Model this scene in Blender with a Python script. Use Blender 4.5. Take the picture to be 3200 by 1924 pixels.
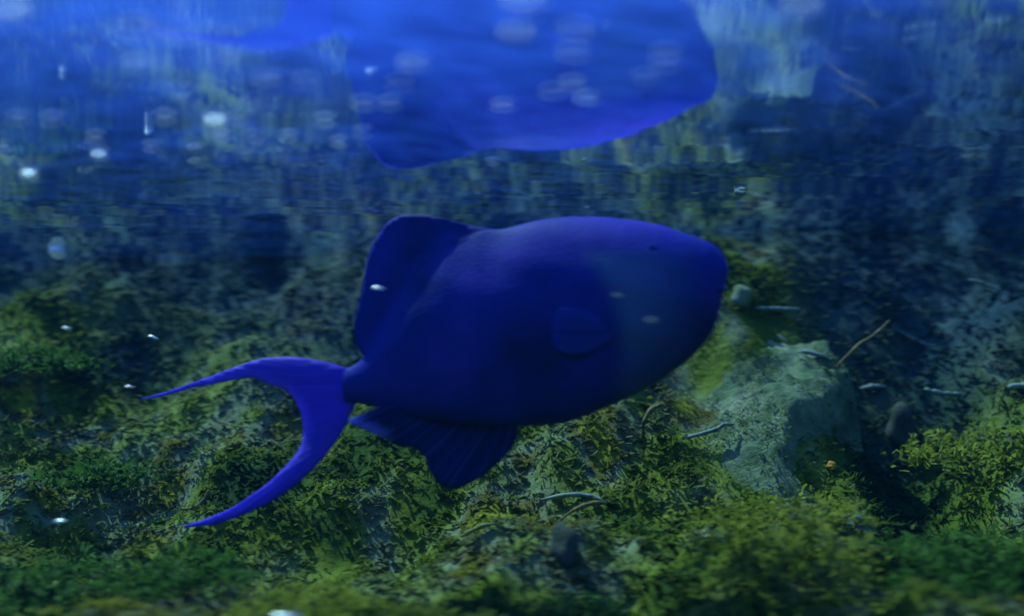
import bpy, bmesh, math, random
import numpy as np
from mathutils import Vector, Matrix, geometry

for o in list(bpy.data.objects):
    bpy.data.objects.remove(o, do_unlink=True)
SC = bpy.context.scene
COL = SC.collection
RNG = np.random.default_rng(7)
random.seed(7)

# ------------------------------------------------------------------ camera
PW, PH, FPX = 3200.0, 1924.0, 3431.0          # photograph pixels, focal length in those pixels
CAM_Z = 0.15
PITCH, ROLL = 3.14, 2.2                      # degrees
cam_d = bpy.data.cameras.new('camera')
cam = bpy.data.objects.new('camera', cam_d)
COL.objects.link(cam)
cam.matrix_world = (Matrix.Translation((0, 0, CAM_Z)) @ Matrix.Rotation(math.radians(90 + PITCH), 4, 'X')
                    @ Matrix.Rotation(math.radians(-ROLL), 4, 'Z'))
cam_d.sensor_width = 36.0
cam_d.lens = 36.0 * FPX / PW
cam_d.clip_start = 0.01
cam_d.clip_end = 200
cam_d.dof.use_dof = True
cam_d.dof.focus_distance = 0.85
cam_d.dof.aperture_fstop = 2.5
cam_d.dof.aperture_ratio = 0.5          # wide oval blur, as through the curved pane
SC.camera = cam
CM = cam.matrix_world.copy()

# ------------------------------------------------------------------ sky, sun, exposure
SUN_EL, SUN_AZ = 62.0, -52.0                  # from the left and a little behind the fish
w = bpy.data.worlds.new('World')
SC.world = w
w.use_nodes = True
wn = w.node_tree
sky = wn.nodes.new('ShaderNodeTexSky')
sky.sky_type = 'NISHITA'
sky.sun_disc = False
sky.sun_elevation = math.radians(SUN_EL)
sky.sun_rotation = math.radians(SUN_AZ)
bg = wn.nodes['Background']
bg.inputs['Strength'].default_value = 0.12
wn.links.new(sky.outputs[0], bg.inputs['Color'])

sd = bpy.data.lights.new('sun', 'SUN')
sd.energy = 5.0
sd.angle = math.radians(0.6)
sd.color = (1.0, 0.96, 0.90)
sun = bpy.data.objects.new('sun', sd)
COL.objects.link(sun)
az, el = math.radians(SUN_AZ), math.radians(SUN_EL)
to_sun = Vector((math.sin(az) * math.cos(el), math.cos(az) * math.cos(el), math.sin(el)))
sun.rotation_euler = to_sun.to_track_quat('Z', 'Y').to_euler()
sun.location = to_sun * 5

SC.view_settings.view_transform = 'Standard'
SC.view_settings.look = 'None'
SC.view_settings.gamma = 1
SC.view_settings.use_curve_mapping = False
SC.view_settings.exposure = 0.82
SC.cycles.use_denoising = True
SC.cycles.max_bounces = 5
SC.cycles.transparent_max_bounces = 10
SC.cycles.volume_bounces = 0
SC.cycles.sample_clamp_indirect = 4.0

SURF_Z = 0.275


# ------------------------------------------------------------------ helpers
def ray(px, py):
    d = Vector(((px - PW / 2) / FPX, -(py - PH / 2) / FPX, -1.0))
    return (CM.to_3x3() @ d).normalized()


def at(px, py, depth):
    """world point seen at a photograph pixel, `depth` metres in front of the camera along +Y"""
    d = ray(px, py)
    return Vector((0, 0, CAM_Z)) + d * (depth / d.y)


def tag(o, label=None, cat=None, group=None, kind=None):
    if label: o['label'] = label
    if cat: o['category'] = cat
    if group: o['group'] = group
    if kind: o['kind'] = kind
    return o


def mesh_obj(name, verts, faces, mat, parent=None, smooth=True):
    me = bpy.data.meshes.new(name)
    me.from_pydata([tuple(map(float, v)) for v in verts], [], [tuple(map(int, f)) for f in faces])
    if smooth:
        me.polygons.foreach_set('use_smooth', [True] * len(me.polygons))
    me.update()
    if mat: me.materials.append(mat)
    o = bpy.data.objects.new(name, me)
    COL.objects.link(o)
    if parent: o.parent = parent
    return o


def point_attr(o, name, vals):
    a = o.data.attributes.new(name, 'FLOAT', 'POINT')
    a.data.foreach_set('value', np.asarray(vals, dtype=np.float32))


def empty(name, loc, rz=0.0):
    o = bpy.data.objects.new(name, None)
    COL.objects.link(o)
    o.location = loc
    o.rotation_euler = (0, 0, rz)
    o.empty_display_size = 0.02
    return o


def _hash(ix, iy, seed):
    n = (ix.astype(np.int64) * 374761393 + iy.astype(np.int64) * 668265263 + seed * 982451653) & 0x7fffffff
    n = ((n ^ (n >> 13)) * 1274126177) & 0x7fffffff
    return ((n ^ (n >> 16)) & 0xffff) / 65535.0


def vnoise(x, y, seed=0):
    x = np.asarray(x, float); y = np.asarray(y, float)
    ix, iy = np.floor(x), np.floor(y)
    fx, fy = x - ix, y - iy
    fx = fx * fx * (3 - 2 * fx); fy = fy * fy * (3 - 2 * fy)
    a = _hash(ix, iy, seed); b = _hash(ix + 1, iy, seed)
    c = _hash(ix, iy + 1, seed); d = _hash(ix + 1, iy + 1, seed)
    return (a + (b - a) * fx) * (1 - fy) + (c + (d - c) * fx) * fy


def fbm(x, y, oct=4, seed=0):
    s, amp, tot = 0.0, 1.0, 0.0
    for k in range(oct):
        s = s + amp * vnoise(x * 2 ** k + 17.3 * k, y * 2 ** k - 9.1 * k, seed + k)
        tot += amp; amp *= 0.5
    return s / tot


def sstep(a, b, x):
    t = np.clip((np.asarray(x, float) - a) / (b - a), 0, 1)
    return t * t * (3 - 2 * t)


def new_mat(name):
    m = bpy.data.materials.new(name)
    m.use_nodes = True
    nt = m.node_tree
    return m, nt, nt.nodes, nt.links, nt.nodes['Principled BSDF']


def ramp(nodes, stops):
    r = nodes.new('ShaderNodeValToRGB')
    e = r.color_ramp.elements
    while len(e) < len(stops): e.new(0.5)
    for k, (p, c) in enumerate(stops):
        e[k].position = p
        e[k].color = (*c, 1)
    return r


# ------------------------------------------------------------------ materials
LEAF_STOPS = [(0.0, (0.014, 0.034, 0.003)), (0.20, (0.045, 0.078, 0.005)), (0.42, (0.095, 0.125, 0.005)), (0.60, (0.150, 0.180, 0.028)), (0.74, (0.170, 0.195, 0.105)), (0.86, (0.105, 0.085, 0.020)), (1.0, (0.22, 0.22, 0.012))]
def mat_water_surface():
    m, nt, N, L, P = new_mat('water_surface')
    N.remove(P)
    tc = N.new('ShaderNodeTexCoord')
    mp = N.new('ShaderNodeMapping'); mp.vector_type = 'TEXTURE'; mp.inputs['Scale'].default_value = (0.30, 0.022, 1)
    mp.inputs['Rotation'].default_value = (0, 0, math.radians(9))
    L.new(tc.outputs['Object'], mp.inputs['Vector'])
    nz = N.new('ShaderNodeTexNoise'); nz.inputs['Scale'].default_value = 1.6
    nz.inputs['Detail'].default_value = 5; nz.inputs['Roughness'].default_value = 0.55
    L.new(mp.outputs[0], nz.inputs['Vector'])
    bp = N.new('ShaderNodeBump'); bp.inputs['Strength'].default_value = 0.35
    bp.inputs['Distance'].default_value = 0.00016
    L.new(nz.outputs['Fac'], bp.inputs['Height'])
    gl = N.new('ShaderNodeBsdfGlossy'); gl.inputs['Roughness'].default_value = 0.002
    gl.inputs['Color'].default_value = (0.93, 0.97, 1, 1)
    L.new(bp.outputs[0], gl.inputs['Normal'])
    tr = N.new('ShaderNodeBsdfTransparent'); tr.inputs['Color'].default_value = (0.92, 0.97, 0.90, 1)
    fr = N.new('ShaderNodeFresnel'); fr.inputs['IOR'].default_value = 1.33
    mx = N.new('ShaderNodeMixShader')
    L.new(fr.outputs[0], mx.inputs[0]); L.new(tr.outputs[0], mx.inputs[1]); L.new(gl.outputs[0], mx.inputs[2])
    # blue veil of skylight through the ripples, put in as a translucent share
    mp2 = N.new('ShaderNodeMapping'); mp2.vector_type = 'TEXTURE'; mp2.inputs['Scale'].default_value = (0.030, 0.012, 1)
    mp2.inputs['Rotation'].default_value = (0, 0, math.radians(36))
    L.new(tc.outputs['Object'], mp2.inputs['Vector'])
    n2 = N.new('ShaderNodeTexNoise'); n2.inputs['Scale'].default_value = 1.5; n2.inputs['Detail'].default_value = 6
    n2.inputs['Roughness'].default_value = 0.6
    L.new(mp2.outputs[0], n2.inputs['Vector'])
    mr = N.new('ShaderNodeMapRange'); mr.inputs['From Min'].default_value = 0.36; mr.inputs['From Max'].default_value = 0.72
    mr.inputs['To Min'].default_value = 0.25; mr.inputs['To Max'].default_value = 1.9
    L.new(n2.outputs['Fac'], mr.inputs['Value'])
    # the veil thins where the surface is seen edge-on
    lw = N.new('ShaderNodeLayerWeight'); lw.inputs['Blend'].default_value = 0.5
    inv = N.new('ShaderNodeMath'); inv.operation = 'SUBTRACT'; inv.inputs[0].default_value = 1.0
    L.new(lw.outputs['Facing'], inv.inputs[1])
    pw = N.new('ShaderNodeMath'); pw.operation = 'POWER'; pw.inputs[1].default_value = 3.1
    L.new(inv.outputs[0], pw.inputs[0])
    mu = N.new('ShaderNodeMath'); mu.operation = 'MULTIPLY'; mu.inputs[1].default_value = 11.0
    L.new(pw.outputs[0], mu.inputs[0])
    mu2 = N.new('ShaderNodeMath'); mu2.operation = 'MULTIPLY'
    L.new(mu.outputs[0], mu2.inputs[0]); L.new(mr.outputs[0], mu2.inputs[1])
    n3 = N.new('ShaderNodeTexNoise'); n3.inputs['Scale'].default_value = 4.5; n3.inputs['Detail'].default_value = 2
    L.new(tc.outputs['Object'], n3.inputs['Vector'])
    sep = N.new('ShaderNodeSeparateXYZ'); L.new(tc.outputs['Object'], sep.inputs[0])
    m3 = N.new('ShaderNodeMapRange'); m3.inputs['From Min'].default_value = -0.25; m3.inputs['From Max'].default_value = 0.30  # painted falloff, veil brighter at left than at right
    m3.inputs['To Min'].default_value = 0.62; m3.inputs['To Max'].default_value = -0.12
    L.new(sep.outputs['X'], m3.inputs['Value'])
    a3 = N.new('ShaderNodeMath'); a3.operation = 'ADD'; L.new(m3.outputs[0], a3.inputs[0]); L.new(n3.outputs['Fac'], a3.inputs[1])
    mu3 = N.new('ShaderNodeMath'); mu3.operation = 'MULTIPLY'
    L.new(mu2.outputs[0], mu3.inputs[0]); L.new(a3.outputs[0], mu3.inputs[1])
    mu2 = mu3
    mn = N.new('ShaderNodeMath'); mn.operation = 'MINIMUM'; mn.inputs[1].default_value = 0.32
    L.new(mu2.outputs[0], mn.inputs[0])
    tl = N.new('ShaderNodeBsdfTranslucent'); tl.inputs['Color'].default_value = (0.05, 0.16, 1.0, 1)
    mx2 = N.new('ShaderNodeMixShader')
    L.new(mn.outputs[0], mx2.inputs[0]); L.new(mx.outputs[0], mx2.inputs[1]); L.new(tl.outputs[0], mx2.inputs[2])
    L.new(mx2.outputs[0], N['Material Output'].inputs['Surface'])
    return m


def mat_seabed():
    m, nt, N, L, P = new_mat('silty_seabed')
    tc = N.new('ShaderNodeTexCoord')
    n1 = N.new('ShaderNodeTexNoise'); n1.inputs['Scale'].default_value = 14; n1.inputs['Detail'].default_value = 8
    n1.inputs['Roughness'].default_value = 0.65
    L.new(tc.outputs['Object'], n1.inputs['Vector'])
    at_ = N.new('ShaderNodeAttribute'); at_.attribute_name = 'tint'
    r = ramp(N, LEAF_STOPS)
    ad = N.new('ShaderNodeMath'); ad.operation = 'MULTIPLY_ADD'; ad.inputs[1].default_value = 0.5; ad.inputs[2].default_value = -0.28
    L.new(n1.outputs['Fac'], ad.inputs[0])
    ad2 = N.new('ShaderNodeMath'); ad2.operation = 'ADD'; L.new(ad.outputs[0], ad2.inputs[0]); L.new(at_.outputs['Fac'], ad2.inputs[1])
    L.new(ad2.outputs[0], r.inputs[0])
    rb = ramp(N, [(0.30, (0.008, 0.020, 0.034)), (0.5, (0.020, 0.045, 0.070)), (0.7, (0.05, 0.08, 0.11))])  # grey-blue stands in for water haze over the far bed
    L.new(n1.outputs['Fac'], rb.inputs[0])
    ab = N.new('ShaderNodeAttribute'); ab.attribute_name = 'haze_tint'
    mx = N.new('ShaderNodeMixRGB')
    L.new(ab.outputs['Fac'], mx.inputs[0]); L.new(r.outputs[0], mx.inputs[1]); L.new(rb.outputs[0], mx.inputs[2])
    L.new(mx.outputs[0], P.inputs['Base Color'])
    P.inputs['Roughness'].default_value = 0.9
    P.inputs['Specular IOR Level'].default_value = 0.15
    n2 = N.new('ShaderNodeTexNoise'); n2.inputs['Scale'].default_value = 120; n2.inputs['Detail'].default_value = 6
    L.new(tc.outputs['Object'], n2.inputs['Vector'])
    b = N.new('ShaderNodeBump'); b.inputs['Strength'].default_value = 0.8; b.inputs['Distance'].default_value = 0.004
    L.new(n2.outputs['Fac'], b.inputs['Height']); L.new(b.outputs[0], P.inputs['Normal'])
    return m


def mat_rock(name, stops, fib=(30, 110, 60), scale=9.0):
    m, nt, N, L, P = new_mat(name)
    tc = N.new('ShaderNodeTexCoord')
    n1 = N.new('ShaderNodeTexNoise'); n1.inputs['Scale'].default_value = scale; n1.inputs['Detail'].default_value = 9
    n1.inputs['Roughness'].default_value = 0.68
    L.new(tc.outputs['Object'], n1.inputs['Vector'])
    r = ramp(N, stops)
    L.new(n1.outputs['Fac'], r.inputs[0])
    L.new(r.outputs[0], P.inputs['Base Color'])
    P.inputs['Roughness'].default_value = 0.85
    P.inputs['Specular IOR Level'].default_value = 0.2
    mp = N.new('ShaderNodeMapping'); mp.inputs['Scale'].default_value = fib
    mp.inputs['Rotation'].default_value = (0, 0, math.radians(-10))
    L.new(tc.outputs['Object'], mp.inputs['Vector'])
    n2 = N.new('ShaderNodeTexNoise'); n2.inputs['Scale'].default_value = 3.0; n2.inputs['Detail'].default_value = 7
    n2.inputs['Roughness'].default_value = 0.7
    L.new(mp.outputs[0], n2.inputs['Vector'])
    b = N.new('ShaderNodeBump'); b.inputs['Strength'].default_value = 1.0; b.inputs['Distance'].default_value = 0.004
    L.new(n2.outputs['Fac'], b.inputs['Height']); L.new(b.outputs[0], P.inputs['Normal'])
    return m


def mat_leaf(name, stops):
    m, nt, N, L, P = new_mat(name)
    a = N.new('ShaderNodeAttribute'); a.attribute_name = 'tint'
    r = ramp(N, stops)
    L.new(a.outputs['Fac'], r.inputs[0])
    ab = N.new('ShaderNodeAttribute'); ab.attribute_name = 'haze_tint'
    r0 = r
    rb = ramp(N, [(0.0, (0.009, 0.024, 0.038)), (0.35, (0.015, 0.040, 0.066)), (0.65, (0.028, 0.060, 0.092)), (1.0, (0.055, 0.090, 0.12))])  # distance haze put into the colour of the far blades
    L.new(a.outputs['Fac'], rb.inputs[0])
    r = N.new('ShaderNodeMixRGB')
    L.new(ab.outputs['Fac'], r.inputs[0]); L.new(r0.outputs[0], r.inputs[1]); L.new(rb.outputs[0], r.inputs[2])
    tc = N.new('ShaderNodeTexCoord')
    n1 = N.new('ShaderNodeTexNoise'); n1.inputs['Scale'].default_value = 160; n1.inputs['Detail'].default_value = 4
    L.new(tc.outputs['Object'], n1.inputs['Vector'])
    mr = N.new('ShaderNodeMapRange'); mr.inputs['To Min'].default_value = 0.55; mr.inputs['To Max'].default_value = 1.45
    L.new(n1.outputs['Fac'], mr.inputs['Value'])
    mu = N.new('ShaderNodeMixRGB'); mu.blend_type = 'MULTIPLY'; mu.inputs[0].default_value = 1
    L.new(r.outputs[0], mu.inputs[1]); L.new(mr.outputs[0], mu.inputs[2])
    L.new(mu.outputs[0], P.inputs['Base Color'])
    P.inputs['Roughness'].default_value = 0.6
    P.inputs['Specular IOR Level'].default_value = 0.06
    tl = N.new('ShaderNodeBsdfTranslucent'); L.new(mu.outputs[0], tl.inputs['Color'])
    mx = N.new('ShaderNodeMixShader'); mx.inputs[0].default_value = 0.45
    L.new(P.outputs[0], mx.inputs[1]); L.new(tl.outputs[0], mx.inputs[2])
    L.new(mx.outputs[0], N['Material Output'].inputs['Surface'])
    return m


def mat_plain(name, col, rough=0.6, spec=0.3, var=0.35, scale=200):
    m, nt, N, L, P = new_mat(name)
    tc = N.new('ShaderNodeTexCoord')
    n1 = N.new('ShaderNodeTexNoise'); n1.inputs['Scale'].default_value = scale; n1.inputs['Detail'].default_value = 5
    L.new(tc.outputs['Object'], n1.inputs['Vector'])
    r = ramp(N, [(0.3, tuple(c * (1 - var) for c in col)), (0.7, tuple(min(1, c * (1 + var)) for c in col))])
    L.new(n1.outputs['Fac'], r.inputs[0]); L.new(r.outputs[0], P.inputs['Base Color'])
    P.inputs['Roughness'].default_value = rough
    P.inputs['Specular IOR Level'].default_value = spec * 0.5
    b = N.new('ShaderNodeBump'); b.inputs['Strength'].default_value = 0.5; b.inputs['Distance'].default_value = 0.001
    L.new(n1.outputs['Fac'], b.inputs['Height']); L.new(b.outputs[0], P.inputs['Normal'])
    return m


def mat_fish_skin():
    m, nt, N, L, P = new_mat('blue_fish_skin')
    tc = N.new('ShaderNodeTexCoord')
    n1 = N.new('ShaderNodeTexNoise'); n1.inputs['Scale'].default_value = 15; n1.inputs['Detail'].default_value = 4; n1.inputs['Roughness'].default_value = 0.55
    L.new(tc.outputs['Object'], n1.inputs['Vector'])
    r = ramp(N, [(0.34, (0.001, 0.009, 0.13)), (0.46, (0.004, 0.014, 0.23)), (0.56, (0.011, 0.016, 0.28)), (0.68, (0.036, 0.022, 0.34))])
    L.new(n1.outputs['Fac'], r.inputs[0])
    a = N.new('ShaderNodeAttribute'); a.attribute_name = 'face'
    mx = N.new('ShaderNodeMixRGB'); mx.inputs[2].default_value = (0.060, 0.10, 0.30, 1)
    L.new(a.outputs['Fac'], mx.inputs[0]); L.new(r.outputs[0], mx.inputs[1])
    L.new(mx.outputs[0], P.inputs['Base Color'])
    P.inputs['Roughness'].default_value = 0.65
    P.inputs['Specular IOR Level'].default_value = 0.12
    v = N.new('ShaderNodeTexVoronoi'); v.inputs['Scale'].default_value = 330
    mp = N.new('ShaderNodeMapping'); mp.inputs['Scale'].default_value = (1, 0.6, 1.4)
    mp.inputs['Rotation'].default_value = (0, math.radians(35), 0)
    L.new(tc.outputs['Object'], mp.inputs['Vector']); L.new(mp.outputs[0], v.inputs['Vector'])
    b = N.new('ShaderNodeBump'); b.inputs['Strength'].default_value = 0.25; b.inputs['Distance'].default_value = 0.0006
    L.new(v.outputs['Distance'], b.inputs['Height']); L.new(b.outputs[0], P.inputs['Normal'])
    return m


def mat_fin(name, c0, c1, trans=0.45):
    m, nt, N, L, P = new_mat(name)
    a = N.new('ShaderNodeAttribute'); a.attribute_name = 'ray'
    n1 = N.new('ShaderNodeTexNoise'); n1.noise_dimensions = '1D'
    n1.inputs['Scale'].default_value = 1.0; n1.inputs['Detail'].default_value = 3
    L.new(a.outputs['Fac'], n1.inputs['W'])
    e = N.new('ShaderNodeAttribute'); e.attribute_name = 'edge'
    mx0 = N.new('ShaderNodeMath'); mx0.operation = 'ADD'
    mul = N.new('ShaderNodeMath'); mul.operation = 'MULTIPLY'; mul.inputs[1].default_value = 1.1
    sub = N.new('ShaderNodeMath'); sub.operation = 'SUBTRACT'; sub.inputs[1].default_value = 0.5
    L.new(n1.outputs['Fac'], sub.inputs[0]); L.new(sub.outputs[0], mul.inputs[0])
    L.new(mul.outputs[0], mx0.inputs[0]); L.new(e.outputs['Fac'], mx0.inputs[1])
    r = ramp(N, [(0.0, c0), (1.0, c1)])
    L.new(mx0.outputs[0], r.inputs[0])
    L.new(r.outputs[0], P.inputs['Base Color'])
    P.inputs['Roughness'].default_value = 0.5
    P.inputs['Specular IOR Level'].default_value = 0.2
    b = N.new('ShaderNodeBump'); b.inputs['Strength'].default_value = 0.6; b.inputs['Distance'].default_value = 0.001
    L.new(n1.outputs['Fac'], b.inputs['Height']); L.new(b.outputs[0], P.inputs['Normal'])
    tl = N.new('ShaderNodeBsdfTranslucent'); L.new(r.outputs[0], tl.inputs['Color'])
    mx = N.new('ShaderNodeMixShader'); mx.inputs[0].default_value = trans
    L.new(P.outputs[0], mx.inputs[1]); L.new(tl.outputs[0], mx.inputs[2])
    L.new(mx.outputs[0], N['Material Output'].inputs['Surface'])
    return m


M_WATER = mat_water_surface()
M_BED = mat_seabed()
M_LEDGE = mat_rock('silted_ledge', [(0.30, (0.025, 0.05, 0.02)), (0.42, (0.09, 0.14, 0.07)), (0.53, (0.19, 0.24, 0.13)), (0.63, (0.28, 0.31, 0.20)), (0.75, (0.36, 0.32, 0.24))], scale=24.0)
M_ROCK = mat_rock('dark_rock', [(0.3, (0.02, 0.028, 0.025)), (0.5, (0.06, 0.075, 0.06)), (0.7, (0.13, 0.14, 0.12))], (40, 40, 40), 14)
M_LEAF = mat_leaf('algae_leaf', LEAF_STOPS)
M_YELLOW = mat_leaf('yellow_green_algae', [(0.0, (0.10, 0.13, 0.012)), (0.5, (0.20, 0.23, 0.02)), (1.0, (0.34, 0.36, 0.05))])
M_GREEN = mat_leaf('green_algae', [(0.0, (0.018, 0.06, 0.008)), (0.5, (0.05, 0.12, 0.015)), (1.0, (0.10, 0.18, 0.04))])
M_TWIG = mat_plain('brown_twig', (0.17, 0.12, 0.04))
M_PALE = mat_plain('pale_strand', (0.20, 0.24, 0.22))
M_OLIVE = mat_plain('olive_strand', (0.20, 0.20, 0.06))
M_ORANGE = mat_plain('orange_bit', (0.50, 0.22, 0.03))
M_SHELL = mat_plain('pale_shell', (0.13, 0.16, 0.18))
M_FLAKE = mat_plain('white_flake', (0.86, 0.88, 0.90), 0.2, 0.8, 0.08)
_nt = M_FLAKE.node_tree
_tl = _nt.nodes.new('ShaderNodeBsdfTranslucent'); _tl.inputs['Color'].default_value = (0.92, 0.93, 0.95, 1)
_mx = _nt.nodes.new('ShaderNodeMixShader'); _mx.inputs[0].default_value = 0.35
_pb = _nt.nodes['Principled BSDF']; _pb.inputs['Metallic'].default_value = 0.6; _pb.inputs['Roughness'].default_value = 0.30
_nt.links.new(_nt.nodes['Principled BSDF'].outputs[0], _mx.inputs[1]); _nt.links.new(_tl.outputs[0], _mx.inputs[2])
_nt.links.new(_mx.outputs[0], _nt.nodes['Material Output'].inputs['Surface'])
M_SKIN = mat_fish_skin()
M_FIN = mat_fin('dark_blue_fin', (0.004, 0.016, 0.30), (0.010, 0.022, 0.42), 0.35)
M_ANAL = mat_fin('anal_fin_blue', (0.002, 0.010, 0.15), (0.25, 0.25, 1.0), 0.5)  # second colour paints the light glint on the rear tip
M_TAIL = mat_fin('violet_blue_tail', (0.11, 0.055, 0.72), (0.24, 0.15, 0.98), 0.5)
M_PEC = mat_fin('pectoral_blue', (0.005, 0.026, 0.36), (0.008, 0.032, 0.42), 0.3)
M_EYE = mat_plain('eye_dark', (0.006, 0.010, 0.20), 0.3, 0.3)


# ------------------------------------------------------------------ seabed
def ledge_mask(x, y):
    jag = 0.09 * (fbm(y * 30, x * 8, 3, 41) - 0.5) + 0.10 * (vnoise(y * 15, 0 * y, 5) - 0.5) - 0.010
    xr = np.interp(y, [0.68, 0.76, 0.85, 0.95, 1.02, 1.12], [0.195, 0.222, 0.243, 0.285, 0.30, 0.28]) + jag
    right = 1 - sstep(-0.010, 0.006, x - xr)
    left = sstep(-0.02, 0.12, x - (0.098 + 0.03 * (vnoise(y * 8, y * 0, 9) - 0.5)))
    front = sstep(0.735, 0.88, y + 0.05 * (fbm(x * 14, y * 3, 3, 12) - 0.5))
    back = 1 - sstep(0.96, 1.02, y + 0.06 * (fbm(x * 16, y * 4, 3, 18) - 0.5))
    return right * left * front * back


def bed_h(x, y):
    x = np.asarray(x, float); y = np.asarray(y, float)
    h = np.interp(y, [-9, 0.72, 0.82, 0.95, 1.05, 1.18, 1.5, 2.4, 9], [0, 0, 0.035, 0.135, 0.215, 0.295, 0.40, 0.46, 0.48])
    h = h + 0.30 * sstep(2.4, 4.2, np.abs(x)) + 0.45 * sstep(-1.0, -2.6, y) * 0 + 0.45 * (1 - sstep(-2.6, -1.0, y))
    h = h + 0.07 * (fbm(x * 3.2, y * 3.2, 3, 3) - 0.5) + 0.065 * (fbm(x * 13, y * 13, 3, 11) - 0.5)
    h = h + 0.026 * (fbm(x * 42, y * 42, 3, 21) - 0.5)
    h = h + sstep(0.90, 1.05, y) * (0.16 * (fbm(x * 4.2 + 3.1, y * 2.0, 3, 77) - 0.45) + 0.05 * (fbm(x * 17, y * 17, 2, 78) - 0.5))
    # darker hollow to the right of the ledge
    h = h - 0.055 * np.exp(-(((x - 0.335) / 0.07) ** 2 + ((y - 0.90) / 0.14) ** 2))
    return h


def algae_hue(x, y):
    a_ = fbm(x * 10, y * 13, 3, 101)
    b_ = fbm(x * 31, y * 40, 2, 131)
    return np.clip(0.44 + 1.7 * (a_ - 0.5) + 0.9 * (b_ - 0.5), 0, 1.0)


def grid_axis(lo, hi, c0, c1, fine, coarse):
    a = list(np.arange(c0, c1, fine))
    v = c0
    s = fine
    left = []
    while v > lo:
        s = min(coarse, s * 1.15); v -= s; left.append(v)
    v = a[-1]; s = fine
    right = []
    while v < hi:
        s = min(coarse, s * 1.15); v += s; right.append(v)
    return np.array(left[::-1] + a + right)


gx = grid_axis(-5, 5, -1.1, 1.1, 0.009, 0.15)
gy = grid_axis(-4, 6, 0.45, 2.3, 0.009, 0.15)
X, Y = np.meshgrid(gx, gy)
Z = bed_h(X, Y)
nx, ny = len(gx), len(gy)
idx = np.arange(nx * ny).reshape(ny, nx)
F = np.stack([idx[:-1, :-1], idx[:-1, 1:], idx[1:, 1:], idx[1:, :-1]], -1).reshape(-1, 4)
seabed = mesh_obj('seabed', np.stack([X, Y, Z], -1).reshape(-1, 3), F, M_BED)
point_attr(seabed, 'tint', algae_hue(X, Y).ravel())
point_attr(seabed, 'haze_tint', sstep(0.92, 1.14, Y + 0.26 * (fbm(X * 6, Y * 6, 3, 55) - 0.5) + 0.03 * sstep(0.22, 0.42, X) - 0.055 * (1 - sstep(-0.35, -0.05, X))).ravel())  # bed colour turns blue with distance, imitating haze
tag(seabed, 'silty green seabed rising into blue murk', kind='structure')

# ------------------------------------------------------------------ water surface
sx = grid_axis(-5, 5, -0.8, 0.8, 0.008, 0.12)
sy = grid_axis(-4, 6, 0.15, 1.5, 0.008, 0.12)
X, Y = np.meshgrid(sx, sy)
ca, sa = math.cos(0.25), math.sin(0.25)
U, V = X * ca + Y * sa, -X * sa + Y * ca
fade = np.exp(-(np.maximum(0, np.abs(X) - 1) ** 2 + np.maximum(0, np.abs(Y - 0.8) - 1) ** 2))
Z = np.zeros_like(X)
rw = random.Random(5)
for k in range(22):
    lam = 0.025 * (1.13 ** k)
    th = math.radians(90 + 14 + rw.gauss(0, 7))
    slope = 0.0024 * rw.uniform(0.5, 1.2)
    Z += slope * lam / 6.283 * np.sin(6.283 / lam * (X * math.cos(th) + Y * math.sin(th)) + rw.uniform(0, 6.28))
Z = SURF_Z + fade * Z
nx, ny = len(sx), len(sy)
idx = np.arange(nx * ny).reshape(ny, nx)
F = np.stack([idx[:-1, :-1], idx[:-1, 1:], idx[1:, 1:], idx[1:, :-1]], -1).reshape(-1, 4)
surf = mesh_obj('water_surface', np.stack([X, Y, Z], -1).reshape(-1, 3), F, M_WATER)
tag(surf, 'rippled underside of the water mirroring the blue fish', kind='structure')

# ------------------------------------------------------------------ the pale ledge
lx = np.linspace(-0.04, 0.36, 190)
ly = np.linspace(0.64, 1.20, 230)
X, Y = np.meshgrid(lx, ly)
mk = ledge_mask(X, Y)
top = np.interp(Y, [0.64, 0.74, 0.82, 0.90, 0.97, 1.05, 1.2], [0.00, 0.022, 0.064, 0.112, 0.156, 0.185, 0.20])
top = top + 0.030 * (fbm(X * 9, Y * 9, 3, 31) - 0.5) + 0.020 * (fbm(X * 40, Y * 60, 3, 33) - 0.5) + 0.009 * (fbm(X * 110, Y * 190, 2, 35) - 0.5)
BH = bed_h(X, Y) - 0.03
Z = BH + (top - BH) * mk
idx = np.arange(X.size).reshape(X.shape)
F = np.stack([idx[:-1, :-1], idx[:-1, 1:], idx[1:, 1:], idx[1:, :-1]], -1).reshape(-1, 4)
ledge = mesh_obj('rock_ledge', np.stack([X, Y, Z], -1).reshape(-1, 3), F, M_LEDGE)
tag(ledge, 'pale silt covered rock ledge with ragged dark edge beside the fish', 'rock')


def ground_h(x, y):
    a = bed_h(x, y)
    mk_ = ledge_mask(x, y)
    t = np.interp(y, [0.64, 0.74, 0.82, 0.90, 0.97, 1.05, 1.2], [0.00, 0.022, 0.064, 0.112, 0.156, 0.185, 0.20])
    t = t + 0.030 * (fbm(x * 9, y * 9, 3, 31) - 0.5)
    inside = (x > -0.04) & (x < 0.36) & (y > 0.64) & (y < 1.2)
    return np.where(inside, np.maximum(a, a - 0.03 + (t - a + 0.03) * mk_), a)


def hit(px, py, lift=0.0):
    """depth at which the line of sight through a photograph pixel meets the ground (less `lift`)"""
    dd = ray(px, py)
    t = np.linspace(0.45, 2.4, 800)
    z = CAM_Z + dd.z / dd.y * t
    g = ground_h(dd.x / dd.y * t, t) + lift
    k = np.argmax(z < g)
    return float(t[k]) if (z < g).any() else 1.3


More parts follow.
